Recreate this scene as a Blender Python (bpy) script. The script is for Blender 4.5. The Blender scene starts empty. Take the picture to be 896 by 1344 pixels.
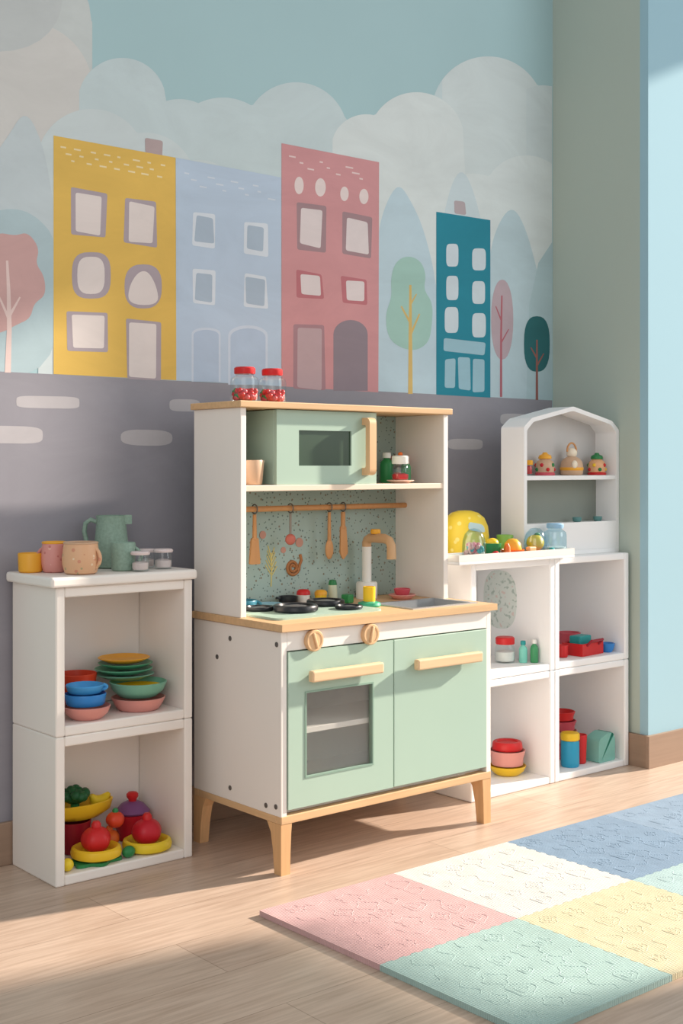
import bpy, bmesh, math, random
from mathutils import Vector, Matrix
from mathutils.geometry import delaunay_2d_cdt
random.seed(4)
sc = bpy.context.scene
C = sc.collection
sc.view_settings.view_transform = 'Standard'
PI = math.pi
F = 1673.0; HZ = 612.0; CH = 0.9; TH = math.radians(50.1)
fx, fy = math.cos(TH), math.sin(TH)
rx, ry = math.sin(TH), -math.cos(TH)
RC = TH - PI/2            # turns local +x to the viewer's right
YW = 2.7                  # back wall
XW = 3.14                 # side of the pillar
YP = 2.33                 # front of the pillar

def ray(px):
    a = (px-448)/F
    return fx+rx*a, fy+ry*a
def xat(px, Y):
    dx, dy = ray(px)
    return dx/dy*Y
def W(px, py, Y=YW):
    dx, dy = ray(px)
    t = Y/dy
    return dx*t, CH+(HZ-py)/F*t

# ------------------------------------------------------------------ materials
def lin(c):
    out = []
    for v in c:
        v = v/255.0
        out.append(v/12.92 if v <= .04045 else ((v+.055)/1.055)**2.4)
    return out
MC = {}
def mat(name, c, rough=.5, var=.05, scale=16, bump=0.0, metal=0.0, spec=.35):
    if name in MC: return MC[name]
    m = bpy.data.materials.new(name); m.use_nodes = True
    nt = m.node_tree; b = nt.nodes['Principled BSDF']
    l = lin(c)
    tc = nt.nodes.new('ShaderNodeTexCoord')
    nz = nt.nodes.new('ShaderNodeTexNoise'); nz.inputs['Scale'].default_value = scale; nz.inputs['Detail'].default_value = 4
    nt.links.new(tc.outputs['Object'], nz.inputs['Vector'])
    mx = nt.nodes.new('ShaderNodeMixRGB')
    mx.inputs[1].default_value = [v*(1-var) for v in l]+[1]
    mx.inputs[2].default_value = [min(1, v*(1+var)) for v in l]+[1]
    nt.links.new(nz.outputs['Fac'], mx.inputs[0])
    nt.links.new(mx.outputs[0], b.inputs['Base Color'])
    b.inputs['Roughness'].default_value = rough
    b.inputs['Metallic'].default_value = metal
    b.inputs['Specular IOR Level'].default_value = spec
    if bump:
        bp = nt.nodes.new('ShaderNodeBump'); bp.inputs['Strength'].default_value = bump; bp.inputs['Distance'].default_value = .002
        nt.links.new(nz.outputs['Fac'], bp.inputs['Height']); nt.links.new(bp.outputs[0], b.inputs['Normal'])
    MC[name] = m
    return m
def paintmat(c):
    name = 'paint_%d_%d_%d' % c
    if name in MC: return MC[name]
    m = mat(name, c, .92, .17, 3.2)
    nt = m.node_tree
    nz = [n for n in nt.nodes if n.type == 'TEX_NOISE'][0]; tc = [n for n in nt.nodes if n.type == 'TEX_COORD'][0]
    nz.inputs['Detail'].default_value = 9; nz.inputs['Roughness'].default_value = .66; nz.inputs['Distortion'].default_value = .9
    mp = nt.nodes.new('ShaderNodeMapping'); mp.inputs['Scale'].default_value = (1, 1, 2.2); mp.inputs['Rotation'].default_value = (0, .5, 0)
    nt.links.new(tc.outputs['Object'], mp.inputs['Vector']); nt.links.new(mp.outputs[0], nz.inputs['Vector'])
    return m
def wood(name, c, axis=0, rough=.5, var=.12):
    if name in MC: return MC[name]
    m = mat(name, c, rough, var, 1.0)
    nt = m.node_tree
    nz = [n for n in nt.nodes if n.type == 'TEX_NOISE'][0]
    tc = [n for n in nt.nodes if n.type == 'TEX_COORD'][0]
    mp = nt.nodes.new('ShaderNodeMapping')
    s = [90, 90, 90]; s[axis] = 5
    mp.inputs['Scale'].default_value = s
    nt.links.new(tc.outputs['Object'], mp.inputs['Vector'])
    nt.links.new(mp.outputs[0], nz.inputs['Vector'])
    return m
def glass(name, c=(246, 250, 250), op=.05, k=.35, rough=.12):
    if name in MC: return MC[name]
    m = bpy.data.materials.new(name); m.use_nodes = True
    nt = m.node_tree; nt.nodes.clear()
    o = nt.nodes.new('ShaderNodeOutputMaterial')
    t = nt.nodes.new('ShaderNodeBsdfTransparent'); t.inputs[0].default_value = lin(c)+[1]
    g = nt.nodes.new('ShaderNodeBsdfGlossy'); g.inputs['Color'].default_value = (1, 1, 1, 1); g.inputs['Roughness'].default_value = rough
    lw = nt.nodes.new('ShaderNodeLayerWeight'); lw.inputs[0].default_value = .3
    pw = nt.nodes.new('ShaderNodeMath'); pw.operation = 'POWER'; pw.inputs[1].default_value = 2.0
    ad = nt.nodes.new('ShaderNodeMath'); ad.operation = 'ADD'; ad.inputs[1].default_value = op; ad.use_clamp = True
    ml = nt.nodes.new('ShaderNodeMath'); ml.operation = 'MULTIPLY'; ml.inputs[1].default_value = k
    nt.links.new(lw.outputs['Facing'], pw.inputs[0]); nt.links.new(pw.outputs[0], ml.inputs[0]); nt.links.new(ml.outputs[0], ad.inputs[0])
    mx = nt.nodes.new('ShaderNodeMixShader')
    nt.links.new(ad.outputs[0], mx.inputs[0]); nt.links.new(t.outputs[0], mx.inputs[1]); nt.links.new(g.outputs[0], mx.inputs[2])
    nt.links.new(mx.outputs[0], o.inputs[0])
    MC[name] = m
    return m
def translucent(name, c, f=.55):
    m = bpy.data.materials.new(name); m.use_nodes = True
    nt = m.node_tree; b = nt.nodes['Principled BSDF']; o = nt.nodes['Material Output']
    b.inputs['Base Color'].default_value = lin(c)+[1]; b.inputs['Roughness'].default_value = .3
    t = nt.nodes.new('ShaderNodeBsdfTransparent'); t.inputs[0].default_value = lin(c)+[1]
    mx = nt.nodes.new('ShaderNodeMixShader'); mx.inputs[0].default_value = f
    nt.links.new(t.outputs[0], mx.inputs[1]); nt.links.new(b.outputs[0], mx.inputs[2]); nt.links.new(mx.outputs[0], o.inputs[0])
    return m
def floor_mat():
    m = bpy.data.materials.new('oak_floor'); m.use_nodes = True
    nt = m.node_tree; b = nt.nodes['Principled BSDF']
    tc = nt.nodes.new('ShaderNodeTexCoord')
    br = nt.nodes.new('ShaderNodeTexBrick')
    br.inputs['Scale'].default_value = 1; br.inputs['Brick Width'].default_value = 1.3; br.inputs['Row Height'].default_value = .17
    br.inputs['Mortar Size'].default_value = .001; br.inputs['Mortar Smooth'].default_value = .3
    br.inputs['Color1'].default_value = lin((207, 184, 165))+[1]; br.inputs['Color2'].default_value = lin((197, 172, 153))+[1]
    br.inputs['Mortar'].default_value = lin((162, 138, 120))+[1]; br.offset = .37
    nt.links.new(tc.outputs['Object'], br.inputs['Vector'])
    def grain(sx_, sy_, sc_, p0, p1, lo, dist):
        mp = nt.nodes.new('ShaderNodeMapping'); mp.inputs['Scale'].default_value = (sx_, sy_, 1)
        nt.links.new(tc.outputs['Object'], mp.inputs['Vector'])
        nz = nt.nodes.new('ShaderNodeTexNoise'); nz.inputs['Scale'].default_value = sc_; nz.inputs['Detail'].default_value = 7; nz.inputs['Distortion'].default_value = dist
        nt.links.new(mp.outputs[0], nz.inputs['Vector'])
        cr = nt.nodes.new('ShaderNodeValToRGB')
        cr.color_ramp.elements[0].position = p0; cr.color_ramp.elements[0].color = lo
        cr.color_ramp.elements[1].position = p1; cr.color_ramp.elements[1].color = (1, 1, 1, 1)
        nt.links.new(nz.outputs['Fac'], cr.inputs[0])
        return cr.outputs[0]
    g1 = grain(2.6, 46, 2.4, .33, .62, (.70, .65, .61, 1), .6)
    g2 = grain(1.2, 9, 2.6, .36, .56, (.84, .80, .77, 1), 1.6)
    mx = nt.nodes.new('ShaderNodeMixRGB'); mx.blend_type = 'MULTIPLY'; mx.inputs[0].default_value = .65
    nt.links.new(br.outputs['Color'], mx.inputs[1]); nt.links.new(g1, mx.inputs[2])
    m2 = nt.nodes.new('ShaderNodeMixRGB'); m2.blend_type = 'MULTIPLY'; m2.inputs[0].default_value = .5
    nt.links.new(mx.outputs[0], m2.inputs[1]); nt.links.new(g2, m2.inputs[2])
    nt.links.new(m2.outputs[0], b.inputs['Base Color'])
    b.inputs['Roughness'].default_value = .36
    b.inputs['Specular IOR Level'].default_value = .45
    return m
def dots_mat(name, base, layers, rough=.6):
    if name in MC: return MC[name]
    m = bpy.data.materials.new(name); m.use_nodes = True
    nt = m.node_tree; b = nt.nodes['Principled BSDF']
    tc = nt.nodes.new('ShaderNodeTexCoord'); prev = None
    for i, (scale, thr, col) in enumerate(layers):
        mp = nt.nodes.new('ShaderNodeMapping'); mp.inputs['Location'].default_value = (i*.37, i*.21, i*.53)
        nt.links.new(tc.outputs['Object'], mp.inputs['Vector'])
        v = nt.nodes.new('ShaderNodeTexVoronoi'); v.inputs['Scale'].default_value = scale
        nt.links.new(mp.outputs[0], v.inputs['Vector'])
        lt = nt.nodes.new('ShaderNodeMath'); lt.operation = 'LESS_THAN'; lt.inputs[1].default_value = thr
        nt.links.new(v.outputs['Distance'], lt.inputs[0])
        mx = nt.nodes.new('ShaderNodeMixRGB'); mx.inputs[2].default_value = lin(col)+[1]
        nt.links.new(lt.outputs[0], mx.inputs[0])
        if prev is None: mx.inputs[1].default_value = lin(base)+[1]
        else: nt.links.new(prev, mx.inputs[1])
        prev = mx.outputs[0]
    nt.links.new(prev, b.inputs['Base Color']); b.inputs['Roughness'].default_value = rough
    MC[name] = m
    return m
def speckle_mat(): return dots_mat('speckled_sage', (164, 184, 177), [(95, .22, (104, 122, 117)), (60, .17, (136, 128, 110))])
def tile_mat(name, c):
    m = mat(name, c, .85, .14, 18)
    nt = m.node_tree; b = nt.nodes['Principled BSDF']
    tc = [n for n in nt.nodes if n.type == 'TEX_COORD'][0]
    def wv(d):
        w = nt.nodes.new('ShaderNodeTexWave'); w.inputs['Scale'].default_value = 62; w.bands_direction = d; w.inputs['Distortion'].default_value = .2
        nt.links.new(tc.outputs['Object'], w.inputs['Vector']); return w.outputs['Fac']
    ad = nt.nodes.new('ShaderNodeMath'); ad.operation = 'ADD'
    nt.links.new(wv('X'), ad.inputs[0]); nt.links.new(wv('Y'), ad.inputs[1])
    nz = nt.nodes.new('ShaderNodeTexNoise'); nz.inputs['Scale'].default_value = 34; nz.inputs['Detail'].default_value = 3
    nt.links.new(tc.outputs['Object'], nz.inputs['Vector'])
    nm = nt.nodes.new('ShaderNodeMath'); nm.operation = 'MULTIPLY'; nm.inputs[1].default_value = 2.4
    nt.links.new(nz.outputs['Fac'], nm.inputs[0])
    a2 = nt.nodes.new('ShaderNodeMath'); a2.operation = 'ADD'
    nt.links.new(ad.outputs[0], a2.inputs[0]); nt.links.new(nm.outputs[0], a2.inputs[1])
    bp = nt.nodes.new('ShaderNodeBump'); bp.inputs['Strength'].default_value = .5; bp.inputs['Distance'].default_value = .0013
    nt.links.new(a2.outputs[0], bp.inputs['Height']); nt.links.new(bp.outputs[0], b.inputs['Normal'])
    return m

WHITE = mat('white_panel', (241, 235, 228), .5, .02, 6)
WHITE2 = mat('cool_white_panel', (243, 243, 243), .5, .02, 6)
MINT = mat('mint_lacquer', (172, 196, 180), .42, .03, 5)
MINTD = mat('mint_lacquer_dark', (138, 166, 150), .45, .03, 5)
OAKX = wood('light_oak_x', (216, 178, 134), 0, .5, .2)
OAKY = wood('light_oak_y', (216, 178, 134), 1, .5, .2)
OAKZ = wood('light_oak_z', (216, 172, 124), 2, .5, .2)
PALE = wood('pale_beech', (228, 194, 154), 0, .45, .14)
TAN = wood('tan_beech', (200, 146, 96), 2, .5, .12)
GLASS = glass('clear_glass')
DGLASS = glass('oven_glass', (248, 247, 245), .13, .2, .3)
BLACK = mat('black_enamel', (38, 40, 44), .3)
STEEL = mat('brushed_steel', (190, 192, 194), .35, .04, 40, metal=.7)
SCREW = mat('screw_metal', (112, 108, 104), .4, metal=.5)
def pl(name, c, rough=.38): return mat('plastic_'+name, c, rough, .03, 20)
RED = pl('red', (205, 40, 42)); ORANGE = pl('orange', (232, 112, 44)); YELLOW = pl('yellow', (240, 196, 44))
GREEN = pl('green', (46, 130, 74)); DGREEN = pl('dark_green', (28, 92, 52)); TEAL = pl('teal', (40, 150, 150)); BLUE = pl('blue', (52, 132, 204))
PINK = pl('pink', (222, 152, 142)); ROSE = pl('rose', (206, 84, 96)); MINTP = pl('mint', (120, 180, 156)); PURPLE = pl('purple', (128, 80, 130))
PEACH = pl('peach', (232, 178, 132)); DRED = pl('dark_red', (150, 28, 44)); CREAM = pl('cream', (240, 228, 206)); BEIGE = pl('beige', (205, 170, 140)); WHITEP = pl('white', (236, 234, 228))
AMBER = pl('amber', (238, 172, 54)); AQUA = pl('aqua', (128, 208, 190)); LEMON = pl('lemon', (238, 208, 50)); CRIM = pl('crimson', (196, 32, 48))
SAGE = mat('speckled_sage_ceramic', (140, 166, 150), .45, .3, 160)
PAINTEDPEACH = dots_mat('painted_peach', (224, 176, 136), [(46, .2, (212, 146, 116)), (36, .15, (176, 164, 122)), (50, .14, (234, 206, 174))], .45)
PAINTEDPINK = dots_mat('painted_pink', (216, 148, 140), [(48, .16, (224, 176, 160)), (40, .12, (196, 116, 112))], .45)
PATTERNYELLOW = dots_mat('patterned_yellow', (238, 208, 60), [(34, .2, (246, 228, 130)), (30, .14, (226, 176, 40))], .45)

# ------------------------------------------------------------------ mesh helpers
def B(): return bmesh.new()
def box(bm, x0, x1, y0, y1, z0, z1, bev=0.0, seg=2):
    r = bmesh.ops.create_cube(bm, size=1.0)
    vs = r['verts']
    for v in vs:
        v.co = Vector((x0+(v.co.x+.5)*(x1-x0), y0+(v.co.y+.5)*(y1-y0), z0+(v.co.z+.5)*(z1-z0)))
    if bev > 0:
        es = list({e for v in vs for e in v.link_edges})
        bmesh.ops.bevel(bm, geom=es, offset=bev, segments=seg, affect='EDGES', profile=.5, clamp_overlap=True)
    return bm
def lathe(bm, prof, seg=30, c=(0, 0, 0), sx=1, sy=1, pw=2.0):
    rings = []
    def cs(a):
        x, y = math.cos(a), math.sin(a)
        if pw == 2.0: return x, y
        return math.copysign(abs(x)**(2/pw), x), math.copysign(abs(y)**(2/pw), y)
    for r, z in prof:
        if r < 1e-6: rings.append([bm.verts.new((c[0], c[1], c[2]+z))])
        else: rings.append([bm.verts.new((c[0]+sx*r*cs(2*PI*k/seg)[0], c[1]+sy*r*cs(2*PI*k/seg)[1], c[2]+z)) for k in range(seg)])
    for A, Bq in zip(rings, rings[1:]):
        for k in range(seg):
            n = (k+1) % seg
            if len(A) == 1 and len(Bq) == 1: break
            if len(A) == 1: bm.faces.new((A[0], Bq[k], Bq[n]))
            elif len(Bq) == 1: bm.faces.new((A[k], A[n], Bq[0]))
            else: bm.faces.new((A[k], A[n], Bq[n], Bq[k]))
    return bm
def tube(bm, pts, r, seg=10, closed=False):
    P = [Vector(p) for p in pts]; n = len(P)
    rad = r if isinstance(r, (list, tuple)) else [r]*n
    rings = []; up = None
    for i in range(n):
        if closed: t = P[(i+1) % n]-P[i-1]
        else: t = P[min(i+1, n-1)]-P[max(i-1, 0)]
        t.normalize()
        if up is None:
            up = Vector((0, 0, 1)) if abs(t.z) < .9 else Vector((1, 0, 0))
        up = (up-t*up.dot(t)).normalized()
        s = t.cross(up)
        rings.append([bm.verts.new(P[i]+(up*math.cos(2*PI*k/seg)+s*math.sin(2*PI*k/seg))*rad[i]) for k in range(seg)])
    m = n if closed else n-1
    for i in range(m):
        A = rings[i]; Q = rings[(i+1) % n]
        for k in range(seg):
            bm.faces.new((A[k], A[(k+1) % seg], Q[(k+1) % seg], Q[k]))
    if not closed:
        bm.faces.new(rings[0][::-1]); bm.faces.new(rings[-1])
    return bm
def ball(bm, c, rx_, ry_=None, rz_=None, u=20, v=12):
    ry_ = ry_ or rx_; rz_ = rz_ or rx_
    bmesh.ops.create_uvsphere(bm, u_segments=u, v_segments=v, radius=1.0, matrix=Matrix.Translation(c) @ Matrix.Diagonal((rx_, ry_, rz_, 1)))
    return bm
def prism(bm, poly, a0, a1, plane='xz', bev=0):
    if plane == 'xz': f = lambda p, a: (p[0], a, p[1])
    elif plane == 'xy': f = lambda p, a: (p[0], p[1], a)
    else: f = lambda p, a: (a, p[0], p[1])
    A = [bm.verts.new(f(p, a0)) for p in poly]; Q = [bm.verts.new(f(p, a1)) for p in poly]
    n = len(poly)
    f1 = bm.faces.new(A[::-1]); f2 = bm.faces.new(Q)
    for k in range(n): bm.faces.new((A[k], A[(k+1) % n], Q[(k+1) % n], Q[k]))
    return bm
def rpoly(pts, rad, n=6):
    out = []; N = len(pts)
    for i in range(N):
        p = Vector(pts[i]); a = Vector(pts[i-1]); b = Vector(pts[(i+1) % N])
        r = rad[i] if isinstance(rad, (list, tuple)) else rad
        d1 = (a-p).normalized(); d2 = (b-p).normalized()
        for k in range(n+1):
            t = k/n
            q = (p+d1*r)*(1-t)**2+p*2*t*(1-t)+(p+d2*r)*t*t
            out.append((q.x, q.y))
    return out
def rootloc(o):
    v = Vector((0, 0, 0))
    while o: v = v+o.location; o = o.parent
    return v
def part(name, bm, m, parent=None, smooth=True, world=False, label=None):
    if world and parent is not None:
        bmesh.ops.translate(bm, verts=bm.verts[:], vec=-rootloc(parent))
    bmesh.ops.recalc_face_normals(bm, faces=bm.faces[:])
    me = bpy.data.meshes.new(name); bm.to_mesh(me); bm.free()
    if smooth:
        me.polygons.foreach_set('use_smooth', [True]*len(me.polygons))
        me.set_sharp_from_angle(angle=math.radians(42))
    me.materials.append(m)
    o = bpy.data.objects.new(name, me); C.objects.link(o)
    if parent is not None: o.parent = parent
    if label: o['label'] = label
    return o
def tag(o, label, cat, group=None):
    o['label'] = label; o['category'] = cat
    if group: o['group'] = group
    return o
def thing(name, label, cat, loc=(0, 0, 0), rotz=0, group=None):
    o = bpy.data.objects.new(name, None); C.objects.link(o); o.empty_display_size = .05
    o.location = loc; o.rotation_euler = (0, 0, rotz)
    return tag(o, label, cat, group)
def single(name, label, cat, bm, m, loc, rotz=0, group=None, smooth=True):
    o = part(name, bm, m, None, smooth)
    o.location = loc; o.rotation_euler = (0, 0, rotz)
    return tag(o, label, cat, group)
def struct(name, bm, m, smooth=False):
    o = part(name, bm, m, None, smooth); o['kind'] = 'structure'
    return o

# ------------------------------------------------------------------ the room
bm = B(); box(bm, -1.2, 5.2, -1.5, 2.76, -.05, 0); struct('floor', bm, floor_mat())
bm = B(); box(bm, -1.2, XW, YW, YW+.06, 0, 2.7); struct('wall_back', bm, mat('painted_sky', (171, 202, 207), .9, .08, 1.6))
bm = B(); box(bm, XW, XW+.03, YP+.03, YW+.06, 0, 2.7); struct('wall_side', bm, mat('sage_grey_paint', (178, 190, 180), .9, .02, 2))
bm = B(); box(bm, XW, 5.2, YP, YP+.03, 0, 2.7); struct('wall_front', bm, mat('pale_blue_paint', (158, 194, 208), .9, .02, 2))
BBM = wood('baseboard_wood', (158, 133, 114), 0, .5, .16)
bm = B(); box(bm, -1.2, XW-.012, YW-.012, YW, 0, .097, .002); struct('baseboard_back', bm, BBM)
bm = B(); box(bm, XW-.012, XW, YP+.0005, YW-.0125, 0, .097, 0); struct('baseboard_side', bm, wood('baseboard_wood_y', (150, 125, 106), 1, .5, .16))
bm = B(); box(bm, XW-.012, 5.2, YP-.012, YP, 0, .097, 0); struct('baseboard_front', bm, BBM)
# unseen wall and frame added at right to mask the sun: a low opening in front, a tall one behind
WX = 4.6; WY0 = .68; WY1 = 1.24; WZ = 1.47; WT = 2.75
bm = B()
box(bm, WX, WX+.08, -1.5, WY0, 0, 4.2); box(bm, WX, WX+.08, WY0, WY1, WZ, 4.2); box(bm, WX, WX+.08, WY1, YP, WT, 4.2)
struct('gobo_wall', bm, mat('plain_wall', (225, 225, 220), .9))
bm = B()
box(bm, WX+.01, WX+.07, WY0, WY0+.04, 0, WZ); box(bm, WX+.01, WX+.07, WY0+.04, WY1, WZ-.04, WZ)
box(bm, WX+.01, WX+.07, WY1, WY1+.03, WZ-.04, WT); box(bm, WX+.01, WX+.07, YP-.06, YP-.01, 0, WT)
struct('gobo_frame', bm, WHITE)

# ------------------------------------------------------------------ the mural
mural = thing('wall_mural', 'painted street mural with coloured town houses, clouds and grey road covering the back wall', 'mural', (1.5, YW, 1.1))
def paint(name, polys, col, lay, parent=None, label=None, split=False):
    if split:
        for p in polys: paint(name, [p], col, lay, parent, label)
        return
    y = -.00014*lay
    vs, fs = [], []
    for p in polys:
        b0 = len(vs); vs += [Vector((q[0], q[1])) for q in p]; fs.append(list(range(b0, b0+len(p))))
    r = delaunay_2d_cdt(vs, [], fs, 1, 1e-6)
    L = mural.location
    me = bpy.data.meshes.new(name)
    me.from_pydata([(v.x-L.x, y, v.y-L.z) for v in r[0]], [], [list(f) for f in r[2]])
    me.update()
    bm = B(); bm.from_mesh(me)
    for f in bm.faces:
        f.normal_update()
        if f.normal.y > 0: f.normal_flip()
    bm.to_mesh(me); bm.free()
    me.materials.append(paintmat(col))
    o = bpy.data.objects.new(name, me); C.objects.link(o); o.parent = parent or mural
    if label: o['label'] = label
    return o
def PX(pts): return [W(*p) for p in pts]
def cloudpoly(circ, x0, x1, yb, step=3):
    top = []
    x = x0
    while x <= x1:
        ys = [cy-math.sqrt(max(0, r*r-(x-cx)**2)) for cx, cy, r in circ if abs(x-cx) <= r]
        top.append((x, min(ys+[yb-1]))); x += step
    if top[-1][0] < x1: top.append((x1, top[-1][1]))
    return PX(top+[(x1, yb), (x0, yb)])
def prect(x0, y0, x1, y1, e=1.8, seed=0):
    cx, cy = (x0+x1)/2, (y0+y1)/2
    s = (HZ-cy)/(2450-cx)
    h = (y1-y0)-s*(x1-x0)
    rnd = random.Random(int(x0*7+y0))
    j = lambda: rnd.uniform(-e, e)
    q = [Vector((x0+j(), cy-h/2-s*(cx-x0)+j())), Vector((x1+j(), cy-h/2+s*(x1-cx)+j())), Vector((x1+j(), cy+h/2+s*(x1-cx)+j())), Vector((x0+j(), cy+h/2-s*(cx-x0)+j()))]
    return PX(rpoly(q, 3, 3))
def pell(x0, y0, x1, y1, p=2.6, n=28, sl=0):
    cx, cy = (x0+x1)/2, (y0+y1)/2; out = []
    for k in range(n):
        a = 2*PI*k/n; c, s = math.cos(a), math.sin(a)
        u = (x1-x0)/2*math.copysign(abs(c)**(2/p), c)
        out.append((cx+u, cy+u*sl+(y1-y0)/2*math.copysign(abs(s)**(2/p), s)))
    return PX(out)
def parch(x0, y0, x1, y1, n=12, k=.5):
    cx = (x0+x1)/2; r = (x1-x0)/2; ry_ = r*k*2
    return PX([(x0, y1)]+[(cx-r*math.cos(PI*i/n), y0+ry_-ry_*math.sin(PI*i/n)) for i in range(n+1)]+[(x1, y1)])
def smooth(pts, n=5):
    out = []; N = len(pts)
    for i in range(N):
        a = Vector(pts[i]); p0 = (Vector(pts[i-1])+a)/2; p1 = (a+Vector(pts[(i+1) % N]))/2
        for k in range(n):
            t = k/n; q = p0*(1-t)**2+a*2*t*(1-t)+p1*t*t; out.append((q.x, q.y))
    return out
def pstroke(pts, w0, w1=None):
    w1 = w1 if w1 is not None else w0
    L = []; R = []; n = len(pts)
    for i, p in enumerate(pts):
        a = Vector(pts[max(i-1, 0)]); b = Vector(pts[min(i+1, n-1)])
        t = (b-a).normalized(); nn = Vector((-t.y, t.x)); w = (w0+(w1-w0)*i/(n-1))/2
        L.append((p[0]+nn.x*w, p[1]+nn.y*w)); R.append((p[0]-nn.x*w, p[1]-nn.y*w))
    return PX(L+R[::-1])

paint('painted_cloud', [cloudpoly([(42, 28, 78), (0, 30, 60)], -60, 121, 330)], (200, 207, 206), 1)
paint('painted_cloud', [cloudpoly([(30, 120, 92), (-30, 80, 70)], -60, 122, 400)], (210, 210, 207), 2)
paint('painted_cloud', [pell(-90, -80, 82, 68, 2.2)], (196, 202, 202), 2.5)
paint('painted_cloud', [cloudpoly([(160, 134, 58), (235, 190, 60), (292, 200, 72), (388, 176, 68), (470, 210, 55), (545, 185, 62), (640, 148, 74), (712, 160, 48)], 101, 724, 500)], (199, 215, 218), 3)
paint('painted_cloud', [cloudpoly([(640, 148, 74), (590, 215, 50)], 580, 724, 500)], (208, 219, 220), 3.5)
paint('painted_cloud', [cloudpoly([(712, 160, 48)], 690, 724, 500)], (204, 216, 218), 3.8)
paint('painted_cloud', [cloudpoly([(120, 215, 72), (190, 240, 66), (260, 270, 60)], 50, 320, 500)], (206, 218, 220), 3.8)
paint('painted_cloud', [cloudpoly([(480, 196, 46), (546, 184, 63), (620, 290, 62), (690, 260, 56)], 436, 724, 500)], (215, 224, 224), 4)
paint('painted_hill', [PX(smooth([(-60, 260), (-20, 220), (10, 180), (33, 142), (55, 185), (66, 240), (74, 300), (74, 495), (-60, 490)]))], (198, 210, 214), 5)
paint('painted_hill', [PX(smooth([(-60, 300), (-20, 280), (20, 272), (50, 285), (78, 320), (76, 498), (-60, 490)]))], (180, 201, 207), 6)
paint('painted_hill', [PX([(486, 520)]+smooth([(486, 520), (488, 380), (496, 300), (508, 262), (523, 240), (538, 262), (556, 300), (575, 380), (580, 524)])[5:-5]+[(580, 524)])], (190, 212, 222), 5)
paint('painted_hill', [PX([(570, 520)]+smooth([(570, 520), (574, 330), (588, 250), (605, 218), (622, 250), (640, 330), (650, 524)])[5:-5]+[(650, 524)])], (202, 217, 222), 4.5)
paint('painted_hill', [PX([(636, 524)]+smooth([(636, 524), (640, 340), (652, 295), (672, 268), (690, 300), (706, 360), (724, 450), (724, 528)])[5:-5]+[(724, 528)])], (188, 209, 216), 5)
paint('painted_hill', [PX([(690, 526), (694, 400), (706, 345), (724, 318), (724, 528)])], (179, 203, 209), 6)
# road
paint('painted_road', [PX([(-60, 484.5), (724, 525.5)])+[(XW, .0), (W(-60, 600)[0], .0)]], (152, 150, 158), 7)
paint('painted_road_dash', [pell(21, 520, 104, 536, 5, sl=.02), pell(-40, 559, 56, 582, 4, sl=.02), pell(158, 564, 226, 585, 3, sl=.02), pell(222, 524, 262, 540, 4, sl=.02), pell(587, 576, 633, 590, 4, sl=.01), pell(656, 543, 692, 558, 4, sl=.02)], (188, 184, 187), 8, split=True)
def building(corners, col, label, lay=8):
    return paint('painted_building', [PX(corners)], col, lay, label=label)
FR = (176, 164, 171); PN = (228, 218, 214)
y_ = building([(70, 178), (230, 207), (231, 499), (70, 491)], (226, 188, 98), 'yellow painted house')
paint('painted_chimney', [prect(190, 182, 213, 206)], (182, 165, 165), 7.5)
paint('painted_window', [prect(93, 247, 139, 313), prect(163, 260, 206, 325), pell(94, 331, 145, 392, 3), pell(163, 347, 212, 405, 2.6), prect(87, 408, 142, 463), prect(165, 419, 210, 500)], FR, 9, y_, split=True)
paint('painted_pane', [prect(99, 252, 132, 308), prect(168, 265, 201, 321), pell(101, 337, 137, 386, 3), PX(smooth([(168, 400), (168, 378), (180, 357), (194, 355), (206, 378), (208, 401)])), prect(95, 413, 136, 459), prect(170, 424, 204, 498)], PN, 10, y_, split=True)
rn = random.Random(3)
def bricks(n, x0, x1, y0, dy, xa, sl, col, par, h=2.2):
    br = []
    for i in range(n):
        x = x0+(x1-x0)*(i+rn.random()*.7)/n; y = y0+dy*(i % 3)/2+(x-xa)*sl; w = rn.uniform(4, 10)
        br.append(PX([(x, y), (x+w, y+w*sl), (x+w, y+w*sl+h), (x, y+h)]))
    paint('painted_brick_mark', br, col, 9, par)
bricks(22, 78, 214, 190, 16, 70, .18, (238, 220, 174), y_)
b_ = building([(230.5, 207), (368.5, 233), (368.5, 507), (231, 499)], (188, 206, 225), 'pale blue painted house')
paint('painted_window', [prect(252, 278, 283, 325), prect(320, 290, 350, 336), prect(252, 352, 283, 402), prect(319, 359, 350, 407)], (217, 226, 235), 9, b_, split=True)
paint('painted_pane', [prect(256, 283, 279, 320), prect(324, 295, 346, 331), prect(256, 357, 279, 397), prect(323, 364, 346, 402)], (174, 191, 207), 10, b_, split=True)
paint('painted_door', [parch(251, 430, 289, 501, k=.2), parch(299, 427, 351, 505, k=.25)], (204, 216, 231), 9, b_, split=True)
paint('painted_door_leaf', [parch(253.5, 433, 286.5, 501, k=.2), parch(302, 431, 348, 505, k=.25)], (181, 199, 220), 10, b_, split=True)
bricks(12, 238, 355, 224, 14, 230, .18, (210, 220, 232), b_, 2)
r_ = building([(369, 188), (497, 213), (496, 515), (369, 507)], (208, 152, 155), 'rose red painted house')
paint('painted_window', [pell(386, 232, 398, 255, 2), pell(413, 234, 427, 258, 2), pell(446, 245, 457, 264, 2), pell(471, 248, 483, 268, 2)], (230, 215, 213), 9, r_, split=True)
paint('painted_window', [prect(388, 266, 427, 332), prect(449, 278, 487, 340)], (166, 138, 143), 9, r_, split=True)
paint('painted_window', [prect(390, 355, 423, 394), prect(448, 363, 481, 402)], (190, 120, 127), 9, r_, split=True)
paint('painted_pane', [prect(394, 273, 421, 325), prect(454, 286, 482, 333), prect(395, 360, 419, 389), prect(453, 368, 476, 397)], (224, 213, 213), 10, r_, split=True)
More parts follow.
